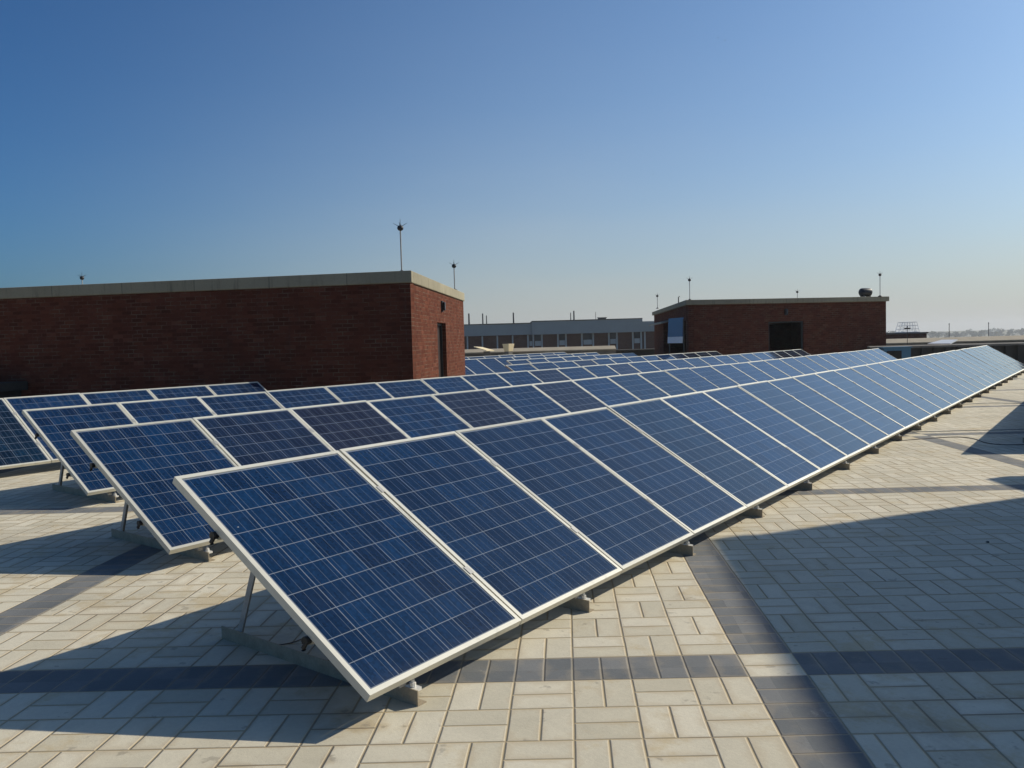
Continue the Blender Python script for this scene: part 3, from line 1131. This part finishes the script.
m_.box((fx(430), -.6, zt_(16.4) + .003), (fx(532) - .01, 12.3, zt_(16.4) + .16))
m_.box((fx(532) + .01, -1.0, zt_(18.0) + .003), (fx(642), 12.4, zt_(18.0) + .16))
m_.build('roof_edge', MAT['dark_concrete'], ob_)
for c_ in (453, 467.4, 482.4, 497.4, 512.7, 528, 533.4, 542, 558, 566, 582, 593.3, 609, 617, 633, 641.3, 645):
    m_ = MB()
    m_.box((fx(c_) - .13, -.02, Z0), (fx(c_) + .13, .347, zt_(5.2) - .003))
    m_.build('column', MAT['column'], ob_)
for w0, w1 in ((529.5, 532.3), (535, 541), (559.5, 565), (583.6, 592), (610.5, 616), (634.6, 640)):
    fr_ = MB()
    fr_.box((fx(w0), .2, zt_(-2.0)), (fx(w1), .345, zt_(-1.2)))
    fr_.box((fx(w0), .2, zt_(-6)), (fx(w1), .345, zt_(-2.0) - .003))
    fo_ = fr_.build('window', MAT['column'], ob_)
    gm = MB()
    gm.box((fx(w0), .25, zt_(-1.2) + .003), (fx(w1), .345, zt_(5.0)))
    gm.build('pane', MAT['glass'], fo_)
for px_, y0_, y1_, r_, lb in ((468.8, 313.5, 325, .16, 'leftmost, thick'), (482.6, 313.5, 325, .13, 'second'), (486.4, 315.5, 325, .10, 'short third'),
                              (513.3, 312.6, 324, .15, 'single dark'), (570.6, 312.6, 322, .09, 'thin, in the right pair,'),
                              (573.8, 310.8, 322, .15, 'tall, in the right pair,'), (595.6, 312, 321, .05, 'very thin')):
    q = at_depth(px_, y0_, D + 5)
    b0_ = at_depth(px_, y1_ + 1.5, D + 5)
    m_ = MB()
    m_.tube([(0, 0, 0), (0, 0, q.z - b0_.z)], r_, 8, r_ * .85)
    m_.tube([(0, 0, 0), (0, 0, .4)], r_ * 1.6, 8)
    o = m_.build('roof_pole', MAT['dark_iron'])
    o.location = (q.x, q.y, b0_.z)
    tag(o, '%s pole standing on the roof of the long grey block' % lb, 'pole', 'poles on the long grey block')
q = at_depth(602, 320.2, D + 6)
m_ = MB()
m_.box((-.72, -.6, -.5), (.72, .6, .42), rotpt(YAW))
m_.box((-.85, -.75, .423), (.85, .75, .52), rotpt(YAW))
o = m_.build('roof_box', MAT['dark_concrete'])
o.location = q
tag(o, 'small dark box on the roof of the long grey block', 'roof box')

# ------------------------------------------------------------------ right background
q = at_depth(905, 334, 70)
lb_ = thing('brick_shed', 'low dark brick shed behind the distant house carrying a wire cage', 'building', (q.x, q.y, 0), YAW)
m_ = MB()
m_.box((-2.2, 0, GZ), (1.82, 3, q.z - .003))
m_.build('wall', MAT['brick_panel'], lb_)
m_ = MB()
m_.box((-2.3, -.1, q.z), (1.92, 3.1, q.z + .12))
m_.build('roof_slab', MAT['dark_concrete'], lb_)
q2 = at_depth(908, 333.0, 71.2)
cg = thing('wire_cage', 'pale wire cage standing on the low dark brick shed', 'cage', (q2.x, q2.y, q.z + .123), YAW)
m_ = MB()
wb_, wt_, hh = .92, .66, .86
for z_, w_ in ((0.02, wb_), (hh * .33, wb_ - .087), (hh * .66, wb_ - .174), (hh, wt_)):
    m_.tube([(-w_, -.4, z_), (w_ * .85, -.4, z_)], .02, 6)
    m_.tube([(-w_, .4, z_), (w_ * .85, .4, z_)], .02, 6)
    m_.tube([(-w_, -.4, z_), (-w_, .4, z_)], .02, 6)
    m_.tube([(w_ * .85, -.4, z_), (w_ * .85, .4, z_)], .02, 6)
for k in range(7):
    f_ = -1 + k * 1.85 / 6
    for y_ in (-.4, .4):
        m_.tube([(wb_ * f_, y_, 0), (wt_ * f_, y_, hh)], .016, 6)
m_.build('bars', MAT['white_metal'], cg)
m_ = MB()
m_.box((-wb_, -.42, 0.0), (wb_ * .86, .42, .018))
m_.build('base', MAT['white_metal'], cg)
ws = MB()
qa, qb = at_depth(927.5, 343.2, 50), at_depth(950.0, 345.0, 48.5)
dx_ = (qb - qa)
dx_.z = 0
dn_ = Vector((-dx_.y, dx_.x, 0)).normalized()
e_ = dn_ * .9 + Vector((0, 0, .20))
l0 = qa.copy()
l0.z = 1.529 - 15.3 * 48.5 / CAM_F
l1 = l0 + dx_ * 1.02
l1.z = l0.z
sh_ = dx_ * .12
ws.hexa([l0, l1, l1 + e_ - sh_ * 1.6, l0 + e_ + sh_, l0 + Vector((0, 0, .05)), l1 + Vector((0, 0, .05)), l1 + e_ - sh_ * 1.6 + Vector((0, 0, .05)), l0 + e_ + sh_ + Vector((0, 0, .05))])
o = ws.build('sky_white_panel', MAT['white_metal'])  # a solar panel; plain white stands in for the sky it reflects
tag(o, 'tilted solar panel, its sky reflection painted white, behind the end of the front row', 'sheet')
lg = MB()
for q_ in (l0 + e_ * .4 + dx_ * .2, l1 + e_ * .4 - dx_ * .2):
    lg.tube([(q_.x, q_.y, ZG - .5), (q_.x, q_.y, q_.z - .002)], .04)
lg.build('leg', MAT['dark_iron'], o)

for px_, y0_, y1_, d_, r_, arm, lb in ((907.3, 327.5, 346, 48, .018, .16, 'thin T-topped pole before the low brick shed'),
                                       (949.2, 324.5, 341, 64, .028, 0, 'thin pole behind the white tilted panel'),
                                       (988.6, 323.6, 339, 64, .028, 0, 'thin pole above the far end of the front row')):
    q = at_depth(px_, y0_, d_)
    m_ = MB()
    m_.tube([(0, 0, -8), (0, 0, q.z)], r_, 8, r_ * .8)
    if arm:
        m_.box((-arm, -.05, q.z - .10), (arm, .05, q.z - .02), rotpt(YAW))
    m_.lathe([(r_ * 1.3, 0), (r_ * 1.4, .05), (r_ * .6, .1)], (0, 0, q.z), n=8)
    o = m_.build('slim_pole', MAT['dark_iron'])
    o.location = (q.x, q.y, 0)
    tag(o, lb, 'pole', 'slim poles at the right')

q = at_depth(897, 354, 36.3)
bc = thing('blue_cabinet', 'blue open-fronted cabinet behind the end of the second row', 'cabinet', (q.x, q.y, ZG), YAW)
m_ = MB()
ht = q.z - ZG + .26
m_.box((-.55, .05, 0), (.62, .5, ht - .003))
m_.build('shell', MAT['blue_paint'], bc)
m_ = MB()
m_.box((-.6, 0, ht), (.67, .55, ht + .05))
m_.build('top', MAT['blue_paint'], bc)
m_ = MB()
m_.box((-.42, .04, .1), (.22, .048, ht - .12))  # dark sheet on the solid shell, painting the shade of an open front
m_.build('opening', MAT['dark_inside'], bc)

# ------------------------------------------------------------------ far trees
tr = MB()
rng = random.Random(3)


def leaf(c, s):
    n_ = Vector((rng.gauss(0, 1), rng.gauss(0, 1), rng.gauss(0, .6) + .3)).normalized()
    a = n_.orthogonal().normalized()
    b2 = n_.cross(a)
    an = rng.uniform(0, 6.28)
    a, b2 = a * math.cos(an) + b2 * math.sin(an), b2 * math.cos(an) - a * math.sin(an)
    tr.poly([c + a * s, c + b2 * s * .7, c - a * s, c - b2 * s * .7])


for k in range(150):
    px_ = rng.uniform(880, 1130) if k < 110 else rng.uniform(430, 900)
    d_ = rng.uniform(1150, 1800)
    b0_ = at_depth(px_, 335, d_)
    ht = rng.choice((8, 9, 10, 11, 12.5, 14)) * rng.uniform(.9, 1.1)
    w_ = ht * rng.uniform(.45, .8)
    bx_, by_ = b0_.x, b0_.y
    tr.tube([(bx_, by_, GZ), (bx_ + rng.uniform(-.4, .4), by_, GZ + ht * .6)], .35, 5, .15)
    lobes = [(Vector((rng.gauss(0, w_ * .35), rng.gauss(0, w_ * .35), ht * rng.uniform(.25, .86))), w_ * rng.uniform(.24, .42)) for _ in range(10)]
    for c_, r_ in lobes:
        for _ in range(26):
            v_ = Vector((rng.gauss(0, 1), rng.gauss(0, 1), rng.gauss(0, 1))).normalized() * r_ * rng.uniform(.5, 1.05)
            leaf(Vector((bx_, by_, GZ)) + c_ + Vector((v_.x, v_.y, v_.z * .8)), rng.uniform(.7, 1.4))
o = tr.build('far_trees', MAT['foliage'])
o['kind'] = 'stuff'
tag(o, 'hazy line of trees along the horizon', 'trees')


# ------------------------------------------------------------------ small things on the paving
def cable(pix, mat, label, r_=.006, name='cable'):
    pts = [at_z(a, b2, ZG + r_ + .001) for a, b2 in pix]
    # Catmull-Rom
    out = []
    for i in range(len(pts) - 1):
        p0, p1, p2, p3 = pts[max(i - 1, 0)], pts[i], pts[i + 1], pts[min(i + 2, len(pts) - 1)]
        for k in range(6):
            s_ = k / 6
            out.append(.5 * ((2 * p1) + (p2 - p0) * s_ + (2 * p0 - 5 * p1 + 4 * p2 - p3) * s_ ** 2 + (-p0 + 3 * p1 - 3 * p2 + p3) * s_ ** 3))
    out.append(pts[-1])
    m_ = MB()
    m_.tube(out, r_, 6)
    return tag(m_.build(name, mat, smooth=True), label, 'cable')


cable([(893, 441), (920, 439), (940, 437.5), (960, 437), (975, 439), (985, 442.5), (1000, 444.5), (1018, 444.6), (1040, 444)],
      MAT['cable'], 'dark cable winding from the front row into the right shadow', .006)
cable([(912, 431.8), (940, 431.2), (965, 430.4), (990, 430), (1030, 429)], MAT['pale_cable'], 'grey cable lying straight across the paving below the far panels', .006)
cable([(960, 404.5), (975, 403.5), (1000, 403), (1040, 404)], MAT['pale_cable'], 'short grey cable on the paving nearest the far end of the front row', .006)
cable([(232, 640), (262, 646), (290, 643), (306, 637)], MAT['cable'], 'thin wire trailing under the nearest front panel', .003, 'wire')


def scrap(px, py, L, W, H, rz, label, bent=True):
    c_ = at_z(px, py, ZG)
    m_ = MB()
    f = rotpt(rz)
    m_.hexa([f(-L, -W, 0.002), f(L * .2, -W * 1.2, 0.002), f(L * .2, W, 0.002), f(-L, W * .7, 0.002),
             f(-L, -W, H * .5), f(L * .2, -W, H), f(L * .2, W, H * .8), f(-L, W * .7, H * .4)])
    if bent:
        m_.hexa([f(L * .21, -W * 1.2, .002), f(L, -W * 2.2, .002), f(L * 1.15, -W * .4, .002), f(L * .21, W, .002),
                 f(L * .21, -W, H), f(L, -W * 2, H * .7), f(L * 1.1, -W * .4, H * .9), f(L * .21, W, H * .8)])
    o = m_.build('pebble', MAT['debris'])
    o.location = (c_.x, c_.y, ZG)
    tag(o, label, 'pebble')


scrap(988, 542.5, .014, .012, .012, YAW, 'tiny dark pebble on the shaded pavers at the right', False)

# birds
for px_, py_, s_, lb in ((718, 38, 1.0, 'tiny dark bird high in the sky'), (725, 40.5, .9, 'second tiny bird just right of the first'),
                         (653, 174, .8, 'lone tiny bird lower in the sky')):
    q = at_depth(px_, py_, 160)
    bd_ = MB()
    w_ = .16 * s_
    bd_.lathe([(.006, -.15), (.035, -.08), (.045, 0), (.03, .09), (.008, .16)], (0, 0, 0), 'x', 8)
    for sgn in (-1, 1):
        bd_.hexa([Vector((-.05, sgn * .03, 0)), Vector((.06, sgn * .03, 0)), Vector((.02, sgn * (.05 + w_), .08)), Vector((-.04, sgn * (.05 + w_), .08)),
                  Vector((-.05, sgn * .03, .012)), Vector((.06, sgn * .03, .012)), Vector((.02, sgn * (.05 + w_), .088)), Vector((-.04, sgn * (.05 + w_), .088))])
    o = bd_.build('bird', MAT['dark_iron'])
    o.location = q
    o.rotation_euler.z = YAW + R(60)
    tag(o, lb, 'bird', 'birds in the sky')

# ------------------------------------------------------------------ haze
hz = MB()
hz.box((-1500, -200, GZ - 1), (1200, 2000, 16))
hm = bpy.data.materials.new('haze')
hm.use_nodes = True
ht_ = hm.node_tree
for n_ in list(ht_.nodes):
    if n_.type == 'BSDF_PRINCIPLED':
        ht_.nodes.remove(n_)
vol = ht_.nodes.new('ShaderNodeVolumePrincipled')
vol.inputs['Color'].default_value = (.86, .90, .95, 1)
vol.inputs['Density'].default_value = .0003
vol.inputs['Anisotropy'].default_value = .3
ht_.links.new(vol.outputs[0], [n_ for n_ in ht_.nodes if n_.type == 'OUTPUT_MATERIAL'][0].inputs['Volume'])
o = hz.build('haze', hm)
o['kind'] = 'stuff'
tag(o, 'thin pale haze over the far plain', 'haze')
